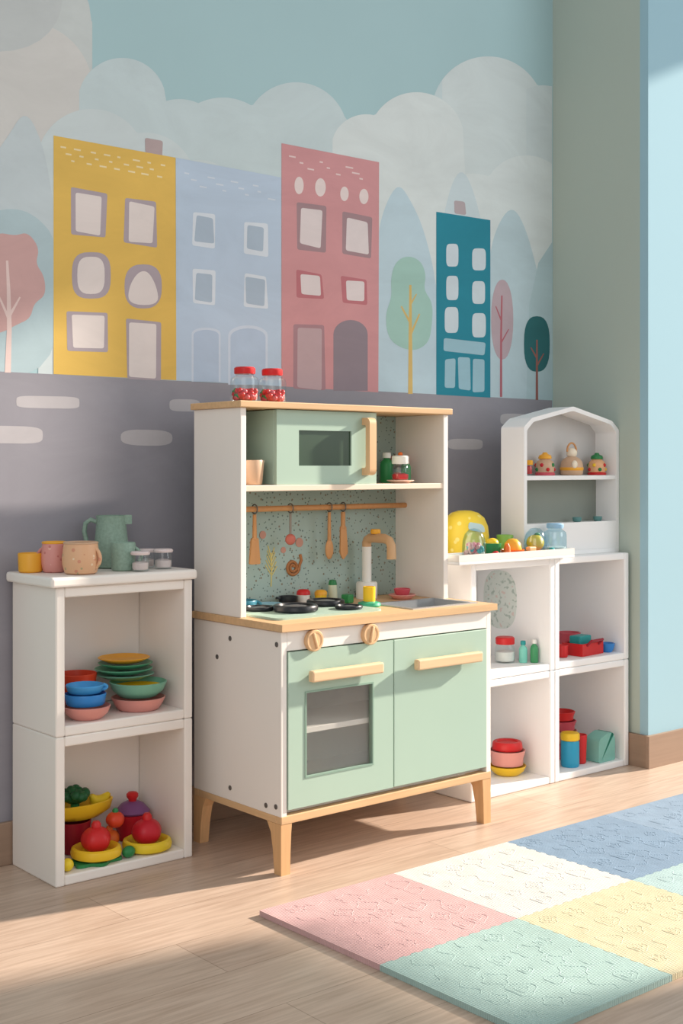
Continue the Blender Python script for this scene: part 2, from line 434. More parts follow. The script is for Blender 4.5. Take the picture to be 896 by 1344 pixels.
paint('painted_door', [prect(386, 424, 426, 513)], (172, 136, 143), 9, r_)
paint('painted_door_leaf', [prect(390, 429, 421, 511)], (192, 167, 171), 10, r_)
paint('painted_door', [parch(437, 420, 482, 513, k=.42)], (147, 135, 144), 9, r_)
bricks(9, 378, 480, 202, 12, 369, .19, (230, 205, 205), r_, 2)
t_ = building([(572, 278), (643, 289), (643, 522), (572, 518)], (46, 136, 156), 'small teal painted house')
paint('painted_chimney', [prect(597, 263, 611, 284)], (182, 170, 174), 7.5)
pq = [(585, 320, 601, 350), (619, 326, 637, 355), (585, 362, 601, 394), (619, 369, 636, 399), (583, 403, 601, 437), (619, 411, 637, 443)]
paint('painted_pane', [pell(a, b, c, d, 4.5) for a, b, c, d in pq], (205, 218, 225), 9, t_, split=True)
paint('painted_pane', [prect(582, 445, 636, 466), prect(584, 470, 598, 509), prect(602, 468, 616, 511), prect(620, 471, 636, 515)], (158, 195, 208), 9, t_, split=True)
# trees
paint('painted_tree', [PX(smooth([(-30, 330), (-5, 304), (20, 310), (36, 304), (52, 326), (46, 346), (58, 362), (60, 388), (44, 398), (40, 418), (22, 426), (0, 438), (-30, 440)]))], (206, 168, 165), 7.5, label='pink painted tree')
paint('painted_trunk', [pstroke([(10, 489), (12, 430), (11, 380), (9, 342)], 8, 3), pstroke([(12, 420), (-2, 388)], 4, 2), pstroke([(12, 415), (26, 390)], 4, 2)], (230, 206, 201), 8)
paint('painted_tree', [PX(smooth([(512, 366), (518, 344), (534, 335), (552, 342), (559, 362), (555, 380), (568, 398), (566, 430), (562, 450), (545, 461), (523, 456), (508, 442), (505, 412), (514, 390)]))], (164, 201, 191), 7.5, label='green painted tree')
paint('painted_trunk', [pstroke([(538, 517), (538, 440), (538, 374)], 6, 3), pstroke([(538, 440), (550, 412)], 3, 2), pstroke([(538, 424), (526, 402)], 3, 2), pstroke([(538, 400), (546, 386)], 2.5, 1.5)], (214, 184, 116), 8.5)
paint('painted_tree', [pell(644, 367, 673, 472, 2.2)], (186, 167, 174), 7.5, label='dusty rose painted tree')
paint('painted_trunk', [pstroke([(657, 521), (657, 440), (658, 388)], 3, 2), pstroke([(657, 450), (667, 432)], 2, 1.2), pstroke([(657, 420), (650, 402)], 2, 1.2)], (180, 106, 116), 8.5)
paint('painted_tree', [pell(687, 415, 721, 488, 2.6)], (50, 108, 112), 7.5, label='dark teal painted tree')
paint('painted_trunk', [pstroke([(704, 525), (704, 480), (704, 446)], 3.4, 2), pstroke([(704, 480), (713, 464)], 2.4, 1.4), pstroke([(704, 470), (696, 456)], 2.4, 1.4)], (150, 100, 92), 8.5)

# ------------------------------------------------------------------ storage cubes
def cube(label, x0, x1, yF, yB, z0, z1, group, m, t=.02):
    r = thing('storage_cube', label, 'cube shelf', ((x0+x1)/2, (yF+yB)/2, z0), group=group)
    P = lambda n, a: part(n, box(B(), *a, .0035, 2), m, r, False, True)
    P('side_panel', (x0, x0+t, yF, yB, z0, z1)); P('side_panel', (x1-t, x1, yF, yB, z0, z1))
    P('bottom_panel', (x0+t, x1-t, yF+.001, yB, z0, z0+t)); P('top_panel', (x0+t, x1-t, yF+.001, yB, z1-t, z1))
    P('back_panel', (x0+t, x1-t, yB-.012, yB-.001, z0+t, z1-t))
    return r
LC = (1.276, 1.622, 2.475, 2.685)
lower_l = cube('white cube shelf on floor left of play kitchen, holding fruit and rings', *LC, 0, .32, 'white storage cubes', WHITE, .022)
upper_l = cube('white cube shelf left of play kitchen holding stacked bowls and plates', *LC, .3205, .64, 'white storage cubes', WHITE, .022)
single('shelf_top', 'white rounded slab on the left cube tower, under mugs and pitcher', 'shelf top', box(B(), -.184, .184, -.1115, .1115, 0, .0225, .006, 3), WHITE, (1.4445, 2.5745, .6405), smooth=False)
RX0, RXM, RX1, RYF, RYB = 2.45, 2.788, 3.126, 2.39, 2.685
cube('white cube right of kitchen on floor with red, pink and yellow bowls', RX0, RXM-.0005, RYF, RYB, 0, .32, 'white storage cubes', WHITE2)
cube('white cube on floor beside pillar with teal tub and cups inside', RXM+.0005, RX1, RYF, RYB, 0, .32, 'white storage cubes', WHITE2)
ul = cube('white cube below the tray, with red lidded jar and little bottles inside', RX0, RXM-.0005, RYF, RYB, .3205, .64, 'white storage cubes', WHITE2)
cube('white cube below the house shaped shelf, with red and blue toys inside', RXM+.0005, RX1, RYF, RYB, .3205, .64, 'white storage cubes', WHITE2)
def patchmat():
    m = bpy.data.materials.new('pale_leaf_print'); m.use_nodes = True
    nt = m.node_tree; b = nt.nodes['Principled BSDF']
    tc = nt.nodes.new('ShaderNodeTexCoord'); nz = nt.nodes.new('ShaderNodeTexNoise'); nz.inputs['Scale'].default_value = 60; nz.inputs['Detail'].default_value = 2
    cr = nt.nodes.new('ShaderNodeValToRGB')
    E = cr.color_ramp.elements
    E[0].position = .36; E[0].color = lin((176, 192, 184))+[1]; E[1].position = .43; E[1].color = lin((218, 226, 221))+[1]
    e = E.new(.63); e.color = lin((218, 226, 221))+[1]; e = E.new(.67); e.color = lin((218, 204, 198))+[1]
    nt.links.new(tc.outputs['Object'], nz.inputs['Vector']); nt.links.new(nz.outputs['Fac'], cr.inputs[0]); nt.links.new(cr.outputs[0], b.inputs['Base Color'])
    b.inputs['Roughness'].default_value = .7
    return m
bm = lathe(B(), [(0, 0), (.066, 0), (.066, .001), (0, .001)], 40, sx=1.3, sy=1.0, pw=2.6)
bmesh.ops.transform(bm, matrix=Matrix.Translation((RXM-.0204, 2.582, .508)) @ Matrix.Rotation(-PI/2, 4, 'Y'), verts=bm.verts[:])
part('printed_patch', bm, patchmat(), ul, False, True, 'speckled pale green leaf print on the inner side')

# house shaped shelf
hx0, hx1, hy0, hy1, hz = 2.711, 3.1385, 2.437, 2.525, .6405
xm = (hx0+hx1)/2
TK = .0125
hs = thing('house_shelf', 'white house shaped shelf with pitched roof standing on the right hand cubes', 'shelf', (xm, (hy0+hy1)/2, hz))
def hout(d):
    return rpoly([(hx0+d, hz+d), (hx1-d, hz+d), (hx1-d, 1.012-d*.75), (hx1-.034-d*.5, 1.038-d*.9), (xm, 1.076-d*1.02), (hx0+.034+d*.5, 1.038-d*.9), (hx0+d, 1.012-d*.75)], [.004, .004, .006, .006, .008, .006, .006], 6)
bm = B(); O = hout(0); I = hout(TK); n = len(O)
of = [bm.verts.new((p[0], hy0, p[1])) for p in O]; ob = [bm.verts.new((p[0], hy1, p[1])) for p in O]
jf = [bm.verts.new((p[0], hy0, p[1])) for p in I]; jb = [bm.verts.new((p[0], hy1, p[1])) for p in I]
for k in range(n):
    q = (k+1) % n
    for a, b in ((of, jf), (ob, of), (jf, jb), (jb, ob)): bm.faces.new((a[k], a[q], b[q], b[k]))
part('body', bm, WHITE2, hs, True, True)
bm = prism(B(), I, hy1-.008, hy1-.001); part('back_panel', bm, mat('grey_back', (196, 195, 194), .7, .03), hs, False, True)
part('lower_shade', box(B(), hx0+TK, hx1-TK, hy1-.010, hy1-.008, .733, .858), mat('grey_green_shade', (140, 146, 138), .7, .06), hs, False, True)  # dark sheet over the back, compartment shade put into its colour
part('shelf_board', box(B(), hx0+TK, hx1-TK, hy0+.002, hy1-.008, .860, .873, .002), WHITE2, hs, False, True)
part('front_panel', box(B(), hx0+TK, hx1-TK, hy0, hy0+.012, hz+TK, .735, .001), WHITE2, hs, False, True)
part('shelf_board', box(B(), hx0+TK, hx1-TK, hy0+.012, hy1-.008, .72, .733, .001), WHITE2, hs, False, True)
# tray
TRX = 2.836
tr = thing('tray', 'narrow white tray with low rim across the cube top, full of toys', 'tray', (2.606, 2.395, .6405))
part('base', box(B(), 2.372, TRX, 2.358, 2.435, .6405, .649, .002), WHITE2, tr, False, True)
bm = B()
box(bm, 2.372, TRX, 2.358, 2.361, .649, .667); box(bm, 2.372, TRX, 2.432, 2.435, .649, .667)
box(bm, 2.372, 2.375, 2.361, 2.432, .649, .667); box(bm, TRX-.003, TRX, 2.361, 2.432, .649, .667)
part('rim', bm, mat('tray_rim', (236, 230, 222), .5), tr, False, True)

# ------------------------------------------------------------------ play kitchen
x0, x1, yF, yB, T = 1.692, 2.356, 2.23, 2.576, .016
HY = 2.383
k = thing('play_kitchen', 'mint and white wooden play kitchen with hutch, oven and sink in the centre', 'toy kitchen', ((x0+x1)/2, (yF+yB)/2, 0))
KP = lambda n, a, m, bev=.0015, par=None, label=None: part(n, box(B(), *a, bev), m, par or k, False, True, label)
KP('side_panel', (x0, x0+T, yF, yB, .128, .535), WHITE); KP('side_panel', (x1-T, x1, yF, yB, .128, .535), WHITE)
KP('bottom_panel', (x0+T, x1-T, yF+.02, yB, .13, .142), WHITE)
KP('back_panel', (x0+T, x1-T, yB-.008, yB-.001, .142, .535), mat('inside_back', (240, 242, 242), .7, .03))
KP('oven_shelf', (x0+T, x1-T, yF+.016, yB-.16, .300, .313), WHITE2)
KP('control_panel', (x0+T, x1-T, yF, yF+.014, .4925, .535), WHITE)
sx0, sx1, sy0, sy1 = 2.118, 2.326, 2.262, 2.405
bm = B(); wx0, wx1, wy0, wy1 = x0-.006, x1+.012, yF-.012, yB
for a in ((wx0, sx0, wy0, wy1), (sx1, wx1, wy0, wy1), (sx0, sx1, wy0, sy0), (sx0, sx1, sy1, wy1)): box(bm, *a, .537, .553)
part('worktop', bm, OAKX, k, False, True)
bm = B()
a, b, c, d = sx0-.008, sx1+.008, sy0-.008, sy1+.008
for q in ((a, sx0+.004, c, d), (sx1-.004, b, c, d), (sx0+.004, sx1-.004, c, sy0+.004), (sx0+.004, sx1-.004, sy1-.004, d)): box(bm, *q, .553, .5555)
box(bm, sx0+.001, sx1-.001, sy0+.001, sy1-.001, .490, .494)
box(bm, sx0+.001, sx0+.004, sy0+.001, sy1-.001, .494, .553); box(bm, sx1-.004, sx1-.001, sy0+.001, sy1-.001, .494, .553)
box(bm, sx0+.004, sx1-.004, sy0+.001, sy0+.004, .494, .553); box(bm, sx0+.004, sx1-.004, sy1-.004, sy1-.001, .494, .553)
part('sink', bm, STEEL, k, False, True)
bm = prism(B(), rpoly([(1.725, 2.285), (2.043, 2.285), (2.043, 2.485), (1.725, 2.485)], .02), .553, .558, 'xy'); part('hob', bm, MINT, k, False, True)
for (bx, by, br_, bh) in ((1.845, 2.375, .053, .016), (1.985, 2.435, .047, .014), (1.79, 2.446, .036, .010), (1.975, 2.335, .034, .009)):
    bm = lathe(B(), [(0, 0), (br_*.92, 0), (br_, .004), (br_, bh-.003), (br_*.95, bh), (br_*.82, bh), (br_*.76, bh-.005), (0, bh-.005)], 40, (bx, by, .558)); bn_ = part('burner', bm, BLACK, k, True, True)
    bm = lathe(B(), [(0, 0), (br_*.5, 0), (br_*.5, .002), (br_*.3, .0035), (0, .0035)], 30, (bx, by, .558+bh-.0048)); part('burner_cap', bm, mat('dark_grey_cap', (84, 86, 88), .35), bn_, True, True)
# doors
DZ0, DZ1 = .143, .490
dx0, dxm, dx1 = x0+T+.002, 2.0225, x1-T-.002
wz0, wz1, wxa, wxb = .206, .399, 1.756, 1.959
bm = B(); dy0, dy1 = yF-.003, yF+.013
for q in ((dx0, wxa, DZ0, DZ1), (wxb, dxm-.0015, DZ0, DZ1), (wxa, wxb, DZ0, wz0), (wxa, wxb, wz1, DZ1)): box(bm, q[0], q[1], dy0, dy1, q[2], q[3])
d1 = part('oven_door', bm, MINT, k, False, True)
part('window_pane', box(B(), wxa, wxb, yF+.003, yF+.006, wz0, wz1), DGLASS, d1, False, True)
bm = B(); g = .004
for q in ((wxa, wxa+g, wz0, wz1), (wxb-g, wxb, wz0, wz1), (wxa+g, wxb-g, wz0, wz0+g), (wxa+g, wxb-g, wz1-g, wz1)): box(bm, q[0], q[1], yF-.0045, yF+.003, q[2], q[3])
part('window_trim', bm, MINTD, d1, False, True)
d2 = part('cabinet_door', box(B(), dxm+.0015, dx1, dy0, dy1, DZ0, DZ1, .0012), MINT, k, False, True)
for dd, ha, hb, hc in ((d1, 1.757, 1.968, .434), (d2, 2.077, 2.297, .428)):
    bm = box(B(), ha, hb, dy0-.028, dy0-.010, hc-.0125, hc+.0125, .004, 3)
    box(bm, ha+.025, ha+.045, dy0-.012, dy0+.001, hc-.008, hc+.008); box(bm, hb-.045, hb-.025, dy0-.012, dy0+.001, hc-.008, hc+.008)
    part('handle', bm, PALE, dd, False, True)
for kx, rot in ((1.779, 18), (1.946, -14)):
    bm = lathe(B(), [(0, 0), (.0235, 0), (.0245, .002), (.0245, .010), (.0225, .0125), (.0185, .0125), (.018, .0115), (0, .0115)], 40)
    box(bm, -.0035, .0035, -.0185, .0185, .011, .0155, .0018)
    bmesh.ops.transform(bm, matrix=Matrix.Translation((kx, yF, .5112)) @ Matrix.Rotation(PI/2, 4, 'X') @ Matrix.Rotation(math.radians(rot), 4, 'Z'), verts=bm.verts[:])
    part('knob', bm, wood('knob_beech', (224, 184, 140), 2, .5, .12), k, True, True)
# base frame and legs
KP('base_rail', (x0, x1, yF-.001, yF+.02, .112, .130), OAKX); KP('base_rail', (x0, x1, yB-.02, yB, .112, .128), OAKX)
KP('base_rail', (x0, x0+.02, yF+.02, yB-.02, .112, .128), OAKY); KP('base_rail', (x1-.02, x1, yF+.02, yB-.02, .112, .128), OAKY)
for (cx, sx) in ((x0, 1), (x1, -1)):
    for (cy, sy) in ((yF, 1), (yB, -1)):
        bm = B()
        def rect(w, d, z): return [bm.verts.new((cx+sx*p, cy+sy*q, z)) for p, q in ((0, 0), (w, 0), (w, d), (0, d))]
        R = [rect(.030, .052, .112), rect(.028, .038, .09), rect(.026, .030, .05), rect(.025, .025, 0)]
        for A_, B_ in zip(R, R[1:]):
            for i in range(4): bm.faces.new((A_[i], A_[(i+1) % 4], B_[(i+1) % 4], B_[i]))
        bm.faces.new(R[0]); bm.faces.new(R[-1][::-1])
        part('leg', bm, OAKZ, k, False, True)
# screws on the left side
for px, py in ((302, 838), (285, 862), (363, 846), (302, 1034), (349, 1057), (362, 1059)):
    dxr, dyr = ray(px); t = x0/dxr
    bm = lathe(B(), [(0, 0), (.0058, 0), (.0058, .001), (.003, .0020), (0, .0020)], 16)
    bmesh.ops.transform(bm, matrix=Matrix.Translation((x0, dyr*t, CH+(HZ-py)/F*t)) @ Matrix.Rotation(-PI/2, 4, 'Y'), verts=bm.verts[:])
    part('screw', bm, SCREW, k, True, True)
# hutch
KP('hutch_side_panel', (x0, x0+T, HY, yB, .553, 1.035), WHITE); KP('hutch_side_panel', (x1-T, x1, HY, yB, .553, 1.035), WHITE)
KP('hutch_top', (x0-.008, x1+.008, HY-.01, yB+.004, 1.035, 1.0505), OAKX, .002)
KP('hutch_shelf', (x0+T, x1-T, HY+.002, yB-.008, .842, .856), wood('pale_shelf', (234, 216, 196), 0, .5, .06))
KP('hutch_back', (x0+T, x1-T, yB-.008, yB-.002, .553, 1.035), speckle_mat())
bm = tube(B(), [(x0+T, 2.53, .795), (x1-T, 2.53, .795)], .007, 14); part('utensil_rail', bm, TAN, k, True, True)
# little pictures printed on the hutch back
def spiral():
    pts = []
    for i in range(40):
        a = i/40*4.2*PI; r = .004+.018*i/40
        pts.append((1.984+r*math.cos(a), 2.5665, .643+r*math.sin(a)))
    return pts
bm = tube(B(), spiral(), .0040, 8); tube(bm, [(2.0, 2.5665, .635), (2.012, 2.5665, .66), (2.008, 2.5665, .675)], .004, 8); part('snail_motif', bm, wood('brown_print', (170, 112, 68), 2), k, True, True)
for (px, py, r) in ((393, 712, .012), (372, 722, .008), (345, 702, .010)):
    X, Z = W(px, py, 2.566)
    t2 = lathe(B(), [(0, 0), (r, 0), (r, .0012), (0, .0012)], 18)
    bmesh.ops.transform(t2, matrix=Matrix.Translation((X, 2.5675, Z)) @ Matrix.Rotation(PI/2, 4, 'X'), verts=t2.verts[:])
    part('dot_motif', t2, mat('brick_print', (196, 146, 130), .7), k, True, True)
X, Z = W(356, 770, 2.566); bm = B()
tube(bm, [(X, 2.567, Z), (X+.002, 2.567, Z+.05), (X, 2.567, Z+.085)], .0016, 6)
for i in range(5):
    tube(bm, [(X, 2.567, Z+.03+i*.011), (X-.018+.002*i, 2.567, Z+.055+i*.012)], .0014, 6); tube(bm, [(X, 2.567, Z+.025+i*.011), (X+.018-.002*i, 2.567, Z+.05+i*.012)], .0014, 6)
part('sprig_motif', bm, mat('straw_print', (216, 200, 130), .7), k, True, True)
# tap
fX, fY, fZ = 2.2, 2.528, .553
bm = lathe(B(), [(0, 0), (.028, 0), (.028, .040), (.025, .044), (.0125, .044), (.0125, .136), (0, .136)], 28, (fX, fY, fZ)); fa = part('faucet', bm, WHITEP, k, True, True)
pts = [(fX, fY, fZ+.136), (fX, fY, fZ+.146), (fX, fY-.004, fZ+.154), (fX, fY-.014, fZ+.159), (fX, fY-.03, fZ+.160), (fX, fY-.07, fZ+.160), (fX, fY-.088, fZ+.155), (fX, fY-.096, fZ+.143), (fX, fY-.097, fZ+.108)]
bm = tube(B(), pts, [.0125]*6+[.012, .012, .0125], 14); part('spout', bm, mat('beige_tap', (208, 168, 126), .45), fa, True, True)
bm = lathe(B(), [(0, 0), (.012, 0), (.014, .005), (.012, .012), (0, .013)], 20, (fX, fY-.035, fZ+.171)); part('knob', bm, AMBER, fa, True, True)

# microwave
mw = thing('toy_microwave', 'mint green toy microwave with dark window and curved wooden handle on hutch shelf', 'toy microwave', (1.957, 2.475, .8565))
mx0, mx1, my0, my1, mz0, mz1 = 1.802, 2.114, 2.392, 2.562, .8565, 1.0335
part('body', box(B(), mx0, mx1, my0+.013, my1, mz0, mz1, .002), MINT, mw, False, True)
va, vb, vc, vd = 1.868, 2.032, .9015, .986
bm = B()
for q in ((mx0, va, mz0, mz1), (vb, mx1, mz0, mz1), (va, vb, mz0, vc), (va, vb, vd, mz1)): box(bm, q[0], q[1], my0, my0+.012, q[2], q[3])
md = part('door', bm, MINT, mw, False, True)
part('window', box(B(), va, vb, my0+.005, my0+.012, vc, vd), mat('dark_olive_glass', (62, 80, 64), .25, .05, spec=.3), md, False, True)
y_a, y_b = my0+.001, my0-.030
hpoly = rpoly([(y_a, .878), (y_b, .878), (y_b, 1.020), (y_a, 1.020), (y_a, 1.002), (y_b+.016, 1.002), (y_b+.016, .896), (y_a, .896)], [.0005, .016, .016, .0005, .0005, .006, .006, .0005], 5)
bm = prism(B(), hpoly, 2.066, 2.088, 'yz')
part('handle', bm, wood('handle_beech', (226, 184, 140), 2, .45, .12), md, True, True)

# utensils on the rail
def loop(par):
    part('hook', tube(B(), [(0, .0115*math.cos(2*PI*i/16), .0115*math.sin(2*PI*i/16)) for i in range(16)], .0017, 6, True), SCREW, par)
def utensil(name, label, px, build, m):
    t = thing(name, label, 'utensil', (xat(px, 2.53), 2.53, .795), 0, 'utensils on the kitchen rail')
    loop(t); build(t, m)
def u_spat(t, m):
    part('handle', tube(B(), [(0, 0, -.013), (0, 0, -.075)], [.0045, .006], 10), m, t)
    bm = prism(B(), rpoly([(-.010, -.070), (.010, -.070), (.016, -.135), (-.016, -.135)], .005), -.003, .003)
    part('blade', bm, m, t)
def u_ladle(t, m):
    part('handle', tube(B(), [(0, 0, -.013), (0, 0, -.065)], .003, 8), m, t)
    part('bowl', ball(B(), (0, 0, -.078), .015, .010, .014), mat('rose_tip', (200, 110, 96), .5), t)
def u_spoon(t, m):
    part('handle', tube(B(), [(0, 0, -.013), (0, 0, -.085)], [.004, .005], 10), m, t)
    part('bowl', ball(B(), (0, 0, -.108), .013, .005, .026), m, t)
def u_knife(t, m):
    part('handle', tube(B(), [(0, 0, -.013), (0, 0, -.055)], .006, 10), m, t)
    part('blade', prism(B(), rpoly([(-.009, -.05), (.009, -.05), (.015, -.12), (.0, -.137), (-.010, -.12)], .004), -.0025, .0025), m, t)
utensil('toy_spatula', 'wooden spatula hanging leftmost on the rail', 334, u_spat, TAN)
utensil('toy_ladle', 'small ladle with rosy tip hanging on the rail', 381, u_ladle, mat('grey_handle', (150, 140, 132), .5))
utensil('toy_spoon', 'wooden spoon hanging on the rail left of the wooden knife', 432, u_spoon, TAN)
utensil('toy_knife', 'broad wooden knife hanging rightmost on the rail', 450, u_knife, TAN)

# ------------------------------------------------------------------ toy makers
def bowl_bm(r, h, t=.0035, foot=.6):
    return lathe(B(), [(0, 0), (r*foot, 0), (r*(foot+.06), .002), (r*.88, h*.45), (r*.98, h*.9), (r, h), (r-t*.7, h+.001), (r-t, h*.96), (r*.86-t*.6, h*.48), (r*foot, t+.001), (0, t)], 36)
def plate_bm(r, h):
    return lathe(B(), [(0, 0), (r*.62, 0), (r*.7, .002), (r*.99, h-.001), (r, h), (r-.002, h+.0012), (r*.7, .0055), (r*.6, .004), (0, .004)], 36)
def bowl(label, m, loc, r, h, name='toy_bowl', group=None, foot=.6): return single(name, label, 'bowl', bowl_bm(r, h, foot=foot), m, loc, 0, group)
def plate(label, m, loc, r, h=.012, group=None): return single('toy_plate', label, 'plate', plate_bm(r, h), m, loc, 0, group)
def cup_bm(r, h, taper=.9, t=.0028):
    return lathe(B(), [(0, 0), (r*taper-.003, 0), (r*taper, .003), (r, h-.002), (r-t*.4, h), (r-t, h-.002), (r*taper-t, .005), (0, .005)], 30)
def round_cup_bm(r, h, t=.003):
    return lathe(B(), [(0, 0), (r*.74, 0), (r*.86, .003), (r*.98, h*.3), (r, h*.5), (r*.95, h*.78), (r*.9, h-.002), (r*.88, h), (r*.9-t, h-.002), (r*.95-t, h*.75), (r*.95-t, h*.3), (r*.7, .006), (0, .005)], 36)
def mug(label, m, loc, r, h, hang=0, rim=None, name='toy_mug', cat='mug', hm=None, taper=.95, hs_=1.0, rnd=False):
    t = thing(name, label, cat, loc, hang)
    part('body', round_cup_bm(r, h) if rnd else cup_bm(r, h, taper), m, t)
    w = r*.85*hs_
    pts = [(r*(.93 if rnd else 1)-.003, 0, h*.82)]+[(r-.002+w*math.sin(PI*i/8)*.8, 0, h*(.82-.62*i/8)) for i in range(1, 8)]+[(r*taper-.002, 0, h*.2)]
    part('handle', tube(B(), pts, .0042, 10), hm or m, t)
    q = r*.9-.001 if rnd else r-.001
    if rim: part('rim', tube(B(), [(q*math.cos(2*PI*i/28), q*math.sin(2*PI*i/28), h) for i in range(28)], .0026, 8, True), rim, t)
    return t
def jar(label, loc, r, h, lid, lidh=.016, fill=None, fillh=.35, name='toy_jar', group=None, beads=None, glass_m=None, neck=.8, knob=None):
    t = thing(name, label, 'jar', loc, 0, group)
    hb = h-lidh
    part('glass', lathe(B(), [(0, 0), (r*.9, 0), (r, .006), (r, hb*.72), (r*.94, hb*.86), (r*neck, hb*.95), (r*neck, hb), (0, hb)], 30), glass_m or GLASS, t)
    if fill is not None:
        if beads:
            ms = [fill]+beads
            for i, m in enumerate(ms):
                bm = B(); rr = random.Random(i+int(r*9999))
                for q in range(30):
                    a = rr.uniform(0, 2*PI); d = (r-.009)*math.sqrt(rr.random()); z = rr.uniform(.009, hb*fillh)
                    ball(bm, (d*math.cos(a), d*math.sin(a), z), .0065, u=8, v=6)
                o = part('filling', bm, m, t); o['kind'] = 'stuff'
        else:
            part('filling', lathe(B(), [(0, 0), (r*.84, 0), (r*.9, .004), (r*.9, hb*fillh), (r*.5, hb*fillh+.003), (0, hb*fillh+.002)], 24, (0, 0, .0045)), fill, t)
    part('lid', lathe(B(), [(0, 0), (r*neck+.003, 0), (r*neck+.004, .003), (r*neck+.004, lidh-.003), (r*neck+.001, lidh), (0, lidh)], 30, (0, 0, hb+.0003)), lid, t)
    if knob: part('knob', ball(B(), (0, 0, h+.004), r*.28, r*.28, r*.24), knob, t)
    return t
def bottle(label, loc, r, h, m, cap, name='toy_bottle', group=None):
    t = thing(name, label, 'bottle', loc, 0, group)
    part('body', lathe(B(), [(0, 0), (r*.92, 0), (r, .003), (r, h*.6), (r*.85, h*.7), (r*.45, h*.78), (r*.45, h*.82), (0, h*.82)], 24), m, t)
    part('cap', lathe(B(), [(0, 0), (r*.62, 0), (r*.62, h*.16), (r*.5, h*.18), (0, h*.18)], 20, (0, 0, h*.82)), cap, t)
    return t

# ------------------------------------------------------------------ left tower: on the slab
ZT = .6635
mug('amber yellow toy cup at the back left corner of the slab', AMBER, (1.295, 2.632, ZT), .028, .043, RC+PI*.15, hs_=.5)
mug('pink toy mug with amber rim beside the yellow cup', PAINTEDPINK, (xat(71, 2.60), 2.60, ZT), .029, .066, RC+PI*.95, rim=AMBER, hs_=.6, rnd=True)
mug('round peach toy mug with painted marks in front of the pink mug', PAINTEDPEACH, (xat(104, 2.53), 2.523, ZT), .041, .068, RC-.3, rim=BEIGE, hs_=.3, rnd=True)
pt = thing('toy_pitcher', 'tall speckled sage green pitcher with handle on the slab', 'pitcher', (xat(146, 2.625), 2.625, ZT), RC)
part('body', lathe(B(), [(0, 0), (.034, 0), (.039, .004), (.040, .05), (.036, .085), (.034, .112), (.036, .122), (.033, .122), (.032, .110), (.036, .05), (.034, .006), (0, .006)], 32), SAGE, pt)
part('handle', tube(B(), [(-.034, 0, .107), (-.048, 0, .112), (-.060, 0, .104), (-.063, 0, .085), (-.058, 0, .062), (-.048, 0, .047), (-.037, 0, .043)], .0055, 10), SAGE, pt)
part('spout', prism(B(), [(.032, -.010), (.048, 0), (.032, .010)], .102, .123, 'xy'), SAGE, pt)
mug('short sage green mug in front of the green pitcher', SAGE, (xat(160, 2.545), 2.540, ZT), .028, .064, RC+.1, hs_=.8)
for px, yy, r, h, lb in ((184, 2.494, .020, .045, 'small clear toy jar beside the sage mug'), (214, 2.522, .021, .046, 'small clear toy jar at the right end of slab'), (192, 2.572, .019, .044, 'small clear toy jar behind the two front clear jars on slab')):
    jar(lb, (xat(px, yy), yy, ZT), r, h, mat('pale_lid', (228, 212, 210), .3), .008, mat('pale_filling', (224, 206, 204), .3), .4, neck=.9)

# upper left cube
Z1 = .3205+.0225
bowl('pink bowl at front left under blue pans in left upper cube', PINK, (1.376, 2.524, Z1), .053, .028)
mug('blue toy pan stacked on the pink bowl', BLUE, (1.374, 2.526, Z1+.030), .046, .026, RC+2.6, name='toy_pan', cat='pan', taper=.92, hs_=.4)
mug('smaller blue pan topmost on the pink bowl stack', pl('sky_blue', (70, 158, 220)), (1.374, 2.528, Z1+.057), .042, .018, RC+.4, name='toy_pan', cat='pan', taper=.9, hs_=.3)
bowl('wide red bowl behind the blue pans', pl('vermilion', (216, 70, 40)), (1.405, 2.624, Z1), .046, .084, foot=.75)
bowl('pink bowl under the mint bowl at right in left upper cube', PINK, (1.520, 2.545, Z1), .062, .028, foot=.7)
b2 = thing('toy_bowl', 'mint bowl with yellow lining stacked on pink bowl', 'bowl', (1.520, 2.546, Z1+.0295))
part('body', bowl_bm(.066, .034), MINTP, b2); part('lining', lathe(B(), [(0, 0), (.046, 0), (.056, .020), (.052, .018), (.044, .003), (0, .003)], 30, (0, 0, .0045)), YELLOW, b2)
for i, (m, r, dx, lb) in enumerate(((MINTP, .068, 0, 'lowest mint plate of the stack on the mint bowl'), (pl('jade', (96, 176, 140)), .067, -.003, 'second mint plate of the stack on mint bowl'), (pl('sea', (80, 160, 120)), .063, .002, 'third plate, deeper green, of the stack on mint bowl'), (AMBER, .060, -.002, 'amber plate topmost on the plate stack'))):
    plate(lb, m, (1.514+dx, 2.596, Z1+.0652+i*.0125), r, .011, 'plates stacked on the mint bowl')

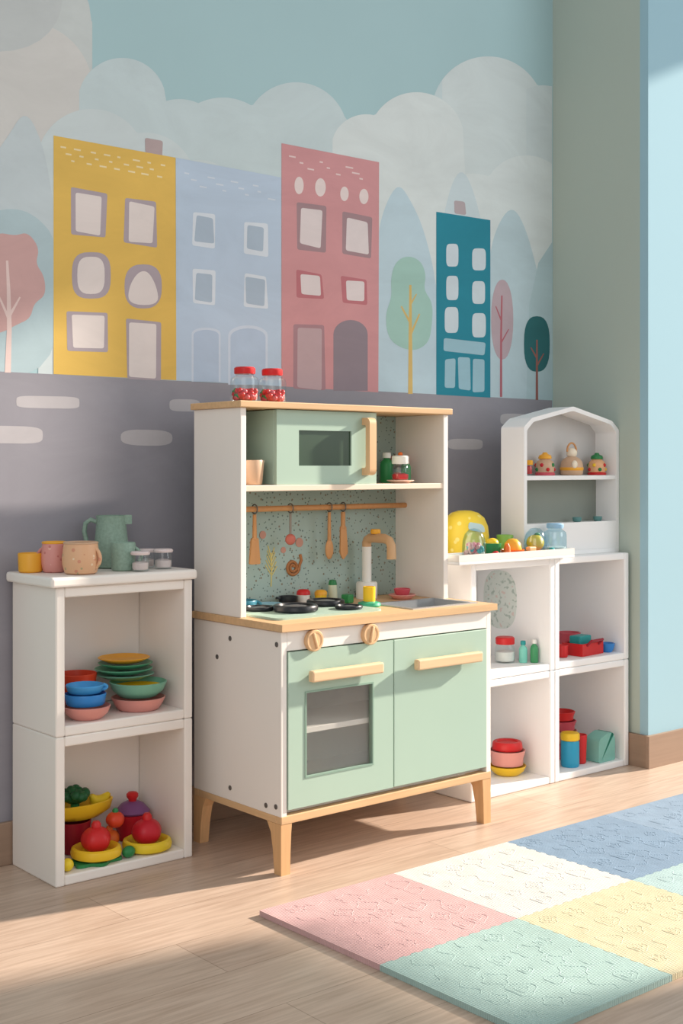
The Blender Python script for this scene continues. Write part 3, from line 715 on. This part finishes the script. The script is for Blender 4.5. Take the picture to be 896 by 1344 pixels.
# lower left cube
Z0 = .0225
leaf = [((.062+.007*math.cos(7*a))*math.cos(a), (.046+.006*math.cos(7*a))*math.sin(a)) for a in [2*PI*i/56 for i in range(56)]]
single('toy_leaf', 'flat green leaf plate under the front yellow ring', 'toy leaf', prism(B(), leaf, 0, .007, 'xy'), GREEN, (1.40, 2.530, Z0), .15)
def ringdish(label, loc, r, m):
    single('toy_ring', label, 'toy ring', lathe(B(), [(0, 0), (r*.8, 0), (r*.97, .005), (r, .013), (r*.95, .022), (r*.84, .025), (r*.70, .020), (r*.62, .011), (0, .009)], 36), m, loc)
ringdish('yellow ring dish on the green leaf at front left', (1.403, 2.530, Z0+.0075), .057, YELLOW)
ringdish('yellow ring dish at front right of left lower cube', (1.534, 2.530, Z0), .057, LEMON)
def fruit(label, loc, r, m, leafm=None, name='toy_tomato', stemm=None):
    t = thing(name, label, 'toy fruit', loc)
    bm = ball(B(), (0, 0, r*.88), r, r, r*.88, 24, 14)
    for v in bm.verts:
        a = math.atan2(v.co.y, v.co.x); s = 1+.05*math.cos(5*a)
        v.co.x *= s; v.co.y *= s
    part('body', bm, m, t)
    part('stem', lathe(B(), [(0, 0), (r*.32, 0), (r*.34, r*.3), (r*.2, r*.5), (0, r*.52)], 14, (0, 0, r*1.62)), stemm or leafm or m, t)
    return t
fruit('red tomato with red knob on the front left yellow ring', (1.403, 2.530, Z0+.0170), .033, RED)
fruit('red tomato on the front right yellow ring', (1.534, 2.530, Z0+.010), .034, CRIM, stemm=RED)
bowl('dark red bowl at the back left of left lower cube', DRED, (1.395, 2.624, Z0), .042, .070, foot=.75)
bm = lathe(B(), [(0, 0), (.03, 0), (.046, .014), (.05, .036), (.047, .037), (.042, .016), (.028, .006), (0, .006)], 36, sx=1.7, sy=.86)
single('toy_boat_dish', 'yellow oval boat dish on the dark red bowl', 'dish', bm, YELLOW, (1.412, 2.626, Z0+.0725))
br_t = thing('toy_broccoli', 'dark green toy broccoli in the yellow boat dish', 'toy vegetable', (1.402, 2.626, Z0+.0795))
part('stem', lathe(B(), [(0, 0), (.011, 0), (.010, .03), (0, .03)], 12), GREEN, br_t)
bm = B(); ball(bm, (0, 0, .044), .028, .025, .018)
for i in range(14):
    a = i*2.4; rr = .023 if i % 3 else .009
    ball(bm, (rr*math.cos(a), rr*math.sin(a), .046+.012*(1-rr/.023)+.004*(i % 2)), .0115, u=10, v=8)
part('crown', bm, DGREEN, br_t)
bn = thing('toy_banana', 'yellow toy banana lying in the boat dish right of broccoli', 'toy fruit', (1.456, 2.626, Z0+.0795), .1)
part('body', tube(B(), [(-.014, 0, .040), (-.006, 0, .028), (.008, 0, .022), (.024, 0, .026), (.036, 0, .036)], [.005, .012, .014, .012, .005], 12), LEMON, bn)
bowl('crimson bowl beneath the purple dome in left lower cube', CRIM, (1.550, 2.624, Z0), .042, .060, foot=.75)
pd = thing('toy_cloche', 'purple domed cover with red knob on crimson bowl', 'toy cover', (1.550, 2.622, Z0+.0620))
part('dome', lathe(B(), [(0, 0), (.038, 0), (.041, .004), (.037, .009), (.027, .020), (.016, .026), (0, .028)], 32), PURPLE, pd)
part('knob', lathe(B(), [(0, 0), (.009, 0), (.010, .005), (.014, .011), (.014, .017), (.010, .021), (0, .022)], 20, (0, 0, .0265)), RED, pd)
fruit('orange toy fruit in the middle of the lower left pile', (1.469, 2.588, Z0+.001), .024, ORANGE, name='toy_orange', stemm=ORANGE)
fruit('small vermilion pepper on top of the orange fruit', (1.470, 2.562, Z0+.053), .021, pl('vermilion', (216, 70, 40)), name='toy_pepper', stemm=GREEN)
LIME = pl('lime', (130, 180, 80))
single('toy_lime', 'small green lime between the two front yellow rings', 'toy fruit', ball(B(), (0, 0, .013), .017, .013, .013), GREEN, (1.468, 2.500, Z0), .3)
single('toy_ball', 'small yellow ball at the front left corner of lower left cube', 'ball', ball(B(), (0, 0, .014), .014), LEMON, (1.316, 2.500, Z0))
single('toy_ball', 'small red ball behind the yellow ball in lower left cube', 'ball', ball(B(), (0, 0, .016), .016), CRIM, (1.318, 2.560, Z0))
single('toy_pea_pod', 'green pea pod leaning at the back left of lower left cube', 'toy vegetable', ball(B(), (0, 0, .018), .016, .03, .018), GREEN, (1.322, 2.622, Z0))
single('toy_carrot_slice', 'orange carrot slice lying behind the right tomato', 'toy vegetable', lathe(B(), [(0, 0), (.015, 0), (.016, .003), (.015, .007), (0, .008)], 20), ORANGE, (1.572, 2.580, Z0), 0)

# ------------------------------------------------------------------ on and in the kitchen
for px, lb in ((321, 'left one of two red lidded bead jars on the hutch top'), (357, 'right one of two red lidded bead jars on the hutch top')):
    jar(lb, (xat(px, 2.46), 2.46, 1.051), .034, .083, RED, .016, RED, .42, group='bead jars on the hutch', beads=[GREEN, RED, ROSE], neck=.62)
single('toy_cup', 'beige cup left of the mint microwave', 'cup', cup_bm(.031, .058, .84), BEIGE, (1.754, 2.428, .8565))
plate('pink rimmed saucer under the glass jar right of microwave', pl('blush', (232, 196, 180)), (2.228, 2.428, .8565), .036, .007)
jar('glass jar with red base and orange white lid on the saucer', (2.228, 2.428, .8615), .023, .066, WHITEP, .022, RED, .3, neck=.8, knob=ORANGE)
bottle('dark green bottle behind the glass jar on the hutch shelf', (2.250, 2.505, .8565), .018, .080, GREEN, WHITEP)
bottle('small leaf green bottle right of the glass jar on hutch shelf', (2.279, 2.462, .8565), .013, .068, pl('leaf', (70, 150, 100)), RED)
jar('red lidded jar against the right side of hutch shelf', (2.307, 2.52, .8565), .022, .072, RED, .020, ORANGE, .4)
# counter
ZK = .5535
mug('blue green saucepan at the back left of the hob', pl('petrol', (58, 128, 150)), (1.80, 2.527, ZK), .036, .022, RC+.1, name='toy_saucepan', cat='pan', hs_=.4)
plate('pale blue plate behind the front left burner', pl('ice', (150, 196, 214)), (1.885, 2.530, ZK), .030, .008)
sh = thing('toy_pot', 'small black pot behind the rear burner', 'pot', (1.944, 2.532, ZK))
part('body', lathe(B(), [(0, 0), (.022, 0), (.024, .004), (.024, .022), (.021, .022), (.02, .006), (0, .006)], 26), BLACK, sh); part('handle', tube(B(), [(-.022, 0, .017), (-.034, 0, .019), (-.034, .004, .019), (-.022, .006, .017)], .003, 8), BLACK, sh)
sh = thing('toy_salt_shaker', 'small red topped shaker behind the rear burner', 'shaker', (1.994, 2.535, ZK))
part('body', lathe(B(), [(0, 0), (.016, 0), (.017, .004), (.016, .022), (0, .022)], 22), WHITEP, sh); part('cap', lathe(B(), [(0, 0), (.0175, 0), (.017, .008), (.012, .013), (0, .014)], 22, (0, 0, .022)), RED, sh)
sh = thing('toy_pepper_shaker', 'small yellow shaker beside the green topped shaker', 'shaker', (2.052, 2.537, ZK))
part('body', lathe(B(), [(0, 0), (.015, 0), (.016, .004), (.015, .018), (0, .018)], 22), YELLOW, sh); part('cap', lathe(B(), [(0, 0), (.0165, 0), (.016, .007), (.011, .012), (0, .013)], 22, (0, 0, .018)), AMBER, sh)
sh = thing('toy_shaker', 'slim green topped pale shaker left of the faucet base', 'shaker', (2.098, 2.545, ZK))
part('body', lathe(B(), [(0, 0), (.012, 0), (.013, .003), (.011, .04), (0, .04)], 20), pl('pale_green', (206, 214, 190)), sh); part('cap', lathe(B(), [(0, 0), (.0115, 0), (.009, .012), (0, .014)], 20, (0, 0, .04)), GREEN, sh)
single('toy_block', 'tiny green block on the worktop behind the yellow cup', 'block', box(B(), -.012, .012, -.012, .012, 0, .022, .003), GREEN, (2.085, 2.47, ZK), .3, smooth=False)
yc = thing('toy_cup', 'yellow cup standing on teal and green base on the worktop', 'cup', (2.075, 2.375, ZK))
part('base', lathe(B(), [(0, 0), (.027, 0), (.029, .004), (.027, .010), (.016, .013), (0, .013)], 28), pl('sea_green', (60, 170, 130)), yc)
part('body', lathe(B(), [(0, 0), (.015, 0), (.0155, .036), (.0135, .037), (.013, .006), (0, .006)], 24, (0, 0, .0125)), YELLOW, yc)
plate('pink plate beside the faucet', PINK, (2.262, 2.458, ZK), .036, .011)
bowl('small rose bowl on the pink plate by the faucet', ROSE, (2.262, 2.458, ZK+.006), .022, .02)
single('toy_biscuit', 'round orange toy biscuit near the faucet at the hutch side', 'toy food', lathe(B(), [(0, 0), (.018, 0), (.018, .012), (.015, .015), (0, .015)], 22), ORANGE, (2.306, 2.51, ZK))

# ------------------------------------------------------------------ right cubes
jar('red lidded jar in the cube below the tray', (2.692, 2.492, Z1-.002), .029, .072, RED, .02, WHITEP, .5)
bottle('teal bottle right of the red lidded jar', (2.727, 2.455, Z1-.002), .012, .062, AQUA, TEAL)
bottle('green bottle nearest the cube side, beside teal bottle', (2.752, 2.435, Z1-.002), .0115, .066, pl('leaf', (70, 150, 100)), WHITEP)
ZL = .0205
bowl('yellow bowl lowest of the three bowls right of kitchen', YELLOW, (2.70, 2.49, ZL), .053, .026)
bowl('pink bowl in the middle of three bowls right of kitchen', PINK, (2.70, 2.491, ZL+.0275), .052, .042, foot=.8)
single('toy_dish', 'red shallow dish topmost on the three bowls right of kitchen', 'dish', lathe(B(), [(0, 0), (.042, 0), (.044, .004), (.042, .02), (.038, .024), (.03, .024), (.028, .02), (0, .02)], 32), RED, (2.70, 2.491, ZL+.071))
single('toy_cup', 'blue cup under the yellow block in cube beside pillar', 'cup', lathe(B(), [(0, 0), (.025, 0), (.027, .006), (.027, .072), (.024, .076), (0, .076)], 28), pl('cyan', (48, 158, 196)), (2.914, 2.44, ZL))
single('toy_block', 'yellow round block on top of the blue cup', 'block', lathe(B(), [(0, 0), (.025, 0), (.028, .003), (.028, .018), (.025, .022), (0, .022)], 28), YELLOW, (2.914, 2.44, ZL+.0765))
single('toy_cup', 'tall red cup between blue cup and aqua tub', 'cup', cup_bm(.020, .085, .85), RED, (2.966, 2.445, ZL))
single('toy_tub', 'see through aqua tub with slanted top in cube beside pillar', 'tub', prism(B(), rpoly([(-.038, 0), (.038, 0), (.038, .074), (.018, .088), (-.038, .070)], [.008, .008, .018, .018, .02]), -.026, .026), translucent('aqua_clear', (160, 222, 212), .6), (3.042, 2.432, ZL), 0, None, False)
zz = 0
for i, (m, r, h, lb) in enumerate(((ROSE, .050, .046, 'rose bowl lowest of the stack behind the blue cup'), (PINK, .049, .034, 'pink bowl second in the stack behind blue cup'), (ROSE, .047, .028, 'rose dish third in the stack behind blue cup'), (RED, .043, .026, 'red dish topmost of the stack behind blue cup'))):
    bowl(lb, m, (2.985, 2.535, ZL+zz), r, h, foot=.8); zz += h+.0015
# upper right cube
rb = thing('toy_crate', 'red open toy crate in the cube below house shelf', 'crate', (2.99, 2.455, Z1-.002), .1)
bm = B(); box(bm, -.055, .055, -.036, .036, 0, .005)
for q in ((-.055, .055, -.036, -.032), (-.055, .055, .032, .036), (-.055, -.051, -.032, .032), (.051, .055, -.032, .032)): box(bm, *q, .005, .036)
part('body', bm, RED, rb, False); part('handle', tube(B(), [(-.03, -.035, .03), (-.03, -.05, .045), (.03, -.05, .045), (.03, -.035, .03)], .004, 8), DRED, rb)
single('toy_block', 'teal block lying inside the red crate', 'block', box(B(), -.03, .03, -.02, .02, 0, .05, .004), TEAL, (2.985, 2.46, Z1+.0035), .1, smooth=False)
bowl('bright blue bowl right of the red crate', BLUE, (3.078, 2.435, Z1-.002), .024, .026)
mug('little red mug with teal handle left of red crate', RED, (2.89, 2.45, Z1-.002), .018, .036, RC+PI, hm=TEAL)
bowl('rose bowl behind the red crate', ROSE, (3.04, 2.55, Z1-.002), .036, .05, foot=.75)

# ------------------------------------------------------------------ tray and cube top
ZY = .6495
bk = thing('toy_basket', 'broad rounded yellow basket with pale blue grip patch behind the tray beside hutch', 'toy basket', (2.562, 2.525, .6405), RC)
part('shell', lathe(B(), [(0, 0), (.048, 0), (.058, .006), (.066, .035), (.068, .065), (.065, .092), (.055, .115), (.038, .129), (.018, .135), (0, .136)], 44, sy=.86, pw=2.2), PATTERNYELLOW, bk)
part('grip', prism(B(), rpoly([(.006, .106), (.046, .098), (.052, .076), (.004, .084)], .009), -.0595, -.036), mat('pale_blue_patch', (178, 206, 214), .5), bk)
part('base', lathe(B(), [(0, 0), (.058, 0), (.0625, .010), (.0625, .018), (0, .018)], 44, (0, 0, -.0001), sy=.88, pw=2.2), AMBER, bk)
BGLASS = glass('blue_tinted_glass', (222, 240, 246), .10, .4)
def dome(label, loc, r, h, base, fills, top=None):
    t = thing('toy_dome_jar', label, 'dome jar', loc)
    part('base', lathe(B(), [(0, 0), (r, 0), (r, .008), (r*.95, .010), (0, .010)], 30), base, t)
    part('glass', lathe(B(), [(r*.94, .0102), (r*.97, h*.35), (r*.92, h*.6), (r*.74, h*.82), (r*.4, h*.97), (0, h)], 30), BGLASS, t)
    for i, m in enumerate(fills):
        bm = B(); rr = random.Random(i+int(r*999))
        for q in range(14):
            a = rr.uniform(0, 2*PI); d = (r*.94-.010)*math.sqrt(rr.random()); ball(bm, (d*math.cos(a), d*math.sin(a), rr.uniform(.018, h*.48)), .0075, u=8, v=6)
        o = part('filling', bm, m, t); o['kind'] = 'stuff'
    if top: part('knob', ball(B(), (0, 0, h+.003), .007), top, t)
    return t
dome('clear dome with rosy and teal beads at the left end of tray', (2.468, 2.397, ZY), .0335, .084, WHITEP, [ROSE, TEAL, PINK])
bowl('small green bowl on the tray right of clear dome', GREEN, (2.547, 2.405, ZY), .025, .040)
single('toy_lemon', 'yellow ball sitting in the small green bowl on tray', 'toy fruit', ball(B(), (0, 0, .015), .018, .018, .015), YELLOW, (2.547, 2.405, ZY+.025))
single('toy_ball', 'small red ball in front of the green bowl on tray', 'ball', ball(B(), (0, 0, .011), .011), RED, (2.528, 2.374, ZY))
single('toy_cone', 'small orange cone left of the orange plate on tray', 'cone', lathe(B(), [(0, 0), (.011, 0), (.009, .03), (.004, .040), (0, .041)], 18), ORANGE, (2.574, 2.375, ZY))
plate('orange plate in the middle of the tray', ORANGE, (2.620, 2.397, ZY), .033, .020)
single('toy_bun', 'amber yellow bun on the orange plate', 'toy food', lathe(B(), [(0, 0), (.021, 0), (.026, .012), (.022, .034), (.012, .045), (0, .047)], 24), AMBER, (2.620, 2.397, ZY+.0045))
single('toy_block', 'tiny peach block in front of the dome with yellow fruit', 'block', box(B(), -.014, .014, -.008, .008, 0, .028, .003), PEACH, (2.667, 2.372, ZY), smooth=False)
dd_ = dome('clear dome with a yellow fruit inside on orange base, on tray', (2.713, 2.397, ZY), .0335, .078, ORANGE, [])
part('fruit', ball(B(), (0, 0, .036), .025, .025, .023), YELLOW, dd_); part('fruit_leaf', ball(B(), (.004, -.004, .060), .010, .006, .004), GREEN, dd_)
single('toy_ball', 'small teal ball on the tray left of the blue lidded jar', 'ball', ball(B(), (0, 0, .011), .011), TEAL, (2.757, 2.375, ZY))
jar('clear jar with pale blue lid at the right end of tray', (2.797, 2.397, ZY), .033, .088, pl('powder_blue', (150, 190, 220)), .014, mat('milky_fill', (214, 214, 210), .4), .22, neck=.62, glass_m=BGLASS)
single('toy_cup', 'small lime green cup behind the tray next to basket', 'cup', cup_bm(.024, .066, .85), LIME, (2.662, 2.465, .6405))
bottle('teal bottle behind the tray between basket and house shelf', (2.668, 2.555, .6405), .018, .095, AQUA, TEAL)

# ------------------------------------------------------------------ house shelf contents
ZS = .8735; yS = 2.479
jar('little red jar at the left of the house shelf', (xat(693, yS), yS, ZS), .012, .044, AMBER, .014, RED, .7)
def figure(label, px, r, h, base, body, top, bead):
    t = thing('toy_figure', label, 'toy figure', (xat(px, yS), yS, ZS))
    part('base', lathe(B(), [(0, 0), (r, 0), (r, .006), (r*.9, .009), (0, .009)], 26), base, t)
    part('body', lathe(B(), [(0, 0), (r*.9, 0), (r*.94, h*.34), (r*.84, h*.5), (r*.6, h*.58), (r*.56, h*.64), (0, h*.64)], 26, (0, 0, .0088)), body, t)
    part('lid', lathe(B(), [(0, 0), (r*.66, 0), (r*.68, h*.05), (r*.6, h*.16), (r*.3, h*.22), (r*.2, h*.3), (0, h*.31)], 24, (0, 0, .0088+h*.64)), top, t)
    for i in range(9):
        a = 2*PI*i/9; part('bead', ball(B(), (r*.88*math.cos(a), r*.88*math.sin(a), .017+.013*(i % 2)), .0058, u=10, v=8), bead[i % len(bead)], t)
    return t
figure('rose and beige decorated toy jar left on upper house shelf', 715, .029, .062, ROSE, BEIGE, AMBER, [RED, GREEN, CRIM])
jj = thing('toy_bottle', 'tall beige figure shaped bottle with round head in middle of house shelf', 'bottle', (xat(750, yS), yS, ZS))
part('body', lathe(B(), [(0, 0), (.029, 0), (.033, .004), (.034, .024), (.031, .040), (.023, .050), (.014, .055), (0, .055)], 30), BEIGE, jj)
part('band', lathe(B(), [(.0335, 0), (.0348, .002), (.0348, .008), (.0335, .010)], 30, (0, 0, .014)), AMBER, jj)
part('head', ball(B(), (0, 0, .066), .016, .016, .016), CREAM, jj)
part('handle', tube(B(), [(.021*math.cos(PI*i/10), 0, .070+.026*math.sin(PI*i/10)) for i in range(11)], .0030, 8), TAN, jj)
part('badge', ball(B(), (-.018, -.026, .032), .010, .008, .012), CREAM, jj)
figure('peach and red decorated toy jar with green lid right on upper house shelf', 783, .028, .062, RED, PEACH, GREEN, [GREEN, RED, YELLOW])
for px, lb in ((757, 'small grey green cup at the middle of lower house shelf'), (784, 'small grey green cup at the right of lower house shelf')):
    single('toy_cup', lb, 'cup', cup_bm(.014, .014, .9), pl('grey_teal', (96, 142, 140)), (xat(px, yS), yS, .7335))

# ------------------------------------------------------------------ foam mat
S = .362; TX0, TY1 = 1.51, 2.062; TH_ = .011
def teeth(p, q, amp):
    p = Vector(p); q = Vector(q); d = q-p; n = Vector((-d.y, d.x)).normalized(); out = []
    K = 24
    for i in range(K):
        s = amp*(1 if i % 2 else -1)
        a = (i+.12)/K; b = (i+.88)/K
        if i == 0: s = 0; a = 0
        if i == K-1: s = 0; b = 1
        out.append(tuple(p+d*a+n*s)); out.append(tuple(p+d*b+n*s))
    return out
cols = {(0, 0): ('foam_pink', (206, 166, 165), 'pink foam puzzle tile at the corner nearest the kitchen'), (1, 0): ('foam_cream', (212, 209, 203), 'cream white foam puzzle tile between pink and blue tiles'),
        (2, 0): ('foam_blue', (126, 149, 172), 'blue foam puzzle tile right of the cream tile'), (3, 0): ('foam_blue2', (136, 157, 178), 'second blue foam tile running out of frame at the right'),
        (0, 1): ('foam_mint', (162, 188, 182), 'mint green foam puzzle tile in front of the pink tile'), (1, 1): ('foam_yellow', (208, 197, 164), 'yellow foam puzzle tile right of the mint tile'),
        (2, 1): ('foam_aqua', (168, 192, 192), 'pale aqua foam tile right of the yellow tile')}
for (i, j), (mn, c, lb) in cols.items():
    X0 = TX0+S*i; X1 = X0+S; Y1 = TY1-S*j; Y0 = Y1-S
    has = lambda a, b: (a, b) in cols
    AM = .0018
    poly = []
    e = teeth((X0, Y0), (X1, Y0), AM) if has(i, j+1) else [(X0, Y0), (X1, Y0)]; poly += e
    e = teeth((X1, Y0), (X1, Y1), AM) if has(i+1, j) else [(X1, Y0), (X1, Y1)]; poly += e
    e = teeth((X0, Y1), (X1, Y1), AM)[::-1] if has(i, j-1) else [(X1, Y1), (X0, Y1)]; poly += e
    e = teeth((X0, Y0), (X0, Y1), AM)[::-1] if has(i-1, j) else [(X0, Y1), (X0, Y0)]; poly += e
    pp = []
    cx, cy = (X0+X1)/2, (Y0+Y1)/2
    for p in poly:
        q = ((p[0]-cx)*.9985, (p[1]-cy)*.9985)
        if not pp or (Vector(q)-Vector(pp[-1])).length > 1e-5: pp.append(q)
    if (Vector(pp[0])-Vector(pp[-1])).length < 1e-5: pp.pop()
    bm = prism(B(), pp, 0, TH_, 'xy')
    m = tile_mat(mn, c)
    o = single('foam_mat_tile', lb, 'floor mat', bm, m, (cx, cy, .0004), 0, 'foam puzzle tiles on the floor', smooth=False)
    bm = B(); rr = random.Random(i*5+j+2)
    z = TH_-.0020
    for gx in range(5):
        for gy in range(5):
            ax, ay = -.13+.065*gx+rr.uniform(-.012, .012), -.13+.065*gy+rr.uniform(-.012, .012); r0 = rr.uniform(.012, .027); np_ = rr.choice((3, 4, 5))
            if rr.random() < .6:
                pts = [(ax+(r0*(1+.18*math.cos(np_*t)))*math.cos(t), ay+(r0*(1+.18*math.cos(np_*t)))*math.sin(t), z) for t in [2*PI*u/36 for u in range(36)]]
                tube(bm, pts, .0026, 8, True)
                if rr.random() < .6: tube(bm, [(ax+.45*(p[0]-ax), ay+.45*(p[1]-ay), z) for p in pts], .0025, 8, True)
            else:
                an = rr.uniform(0, 6.3)
                pts = [(ax+.06*(u/10-.5)*math.cos(an)+.010*math.sin(u*.7)*math.sin(an), ay+.06*(u/10-.5)*math.sin(an)-.010*math.sin(u*.7)*math.cos(an), z) for u in range(11)]
                tube(bm, pts, .0026, 8)
    part('embossed_relief', bm, m, o)

# ------------------------------------------------------------------ light
w = bpy.data.worlds.new('daylight'); sc.world = w; w.use_nodes = True
bg = w.node_tree.nodes['Background']; bg.inputs[0].default_value = (.95, .98, 1.0, 1); bg.inputs[1].default_value = .55
def lamp(name, typ, loc, target, energy, col, **kw):
    l = bpy.data.lights.new(name, typ); l.energy = energy; l.color = col
    for a, b in kw.items(): setattr(l, a, b)
    o = bpy.data.objects.new(name, l); C.objects.link(o); o.location = loc
    o.rotation_euler = (Vector(target)-Vector(loc)).to_track_quat('-Z', 'Y').to_euler()
    return o
el = math.radians(24)
sd = Vector((-.977*math.cos(el), .215*math.cos(el), -math.sin(el)))
lamp('sun', 'SUN', tuple(-sd*6), (0, 0, 0), 9.5, (1, .88, .76), angle=math.radians(1.8))
lamp('cool_fill', 'AREA', (4.2, -.2, 1.9), (2.0, 2.5, .8), 34, (.94, .98, 1), size=2.0)  # added cool fill lamp, the wall behind it has no opening
lamp('room_bounce', 'AREA', (-.9, -.2, 1.8), (1.5, 2.6, .9), 23, (1, .94, .90), size=2.2)  # added warm fill lamp, imitates light bounced inside the room

# ------------------------------------------------------------------ camera
cd = bpy.data.cameras.new('camera'); co = bpy.data.objects.new('camera', cd); C.objects.link(co)
cd.sensor_fit = 'VERTICAL'; cd.sensor_height = 24; cd.lens = F/1344*24; cd.shift_y = -60/1344
co.location = (0, 0, CH); co.rotation_euler = (PI/2, 0, TH-PI/2)
sc.camera = co
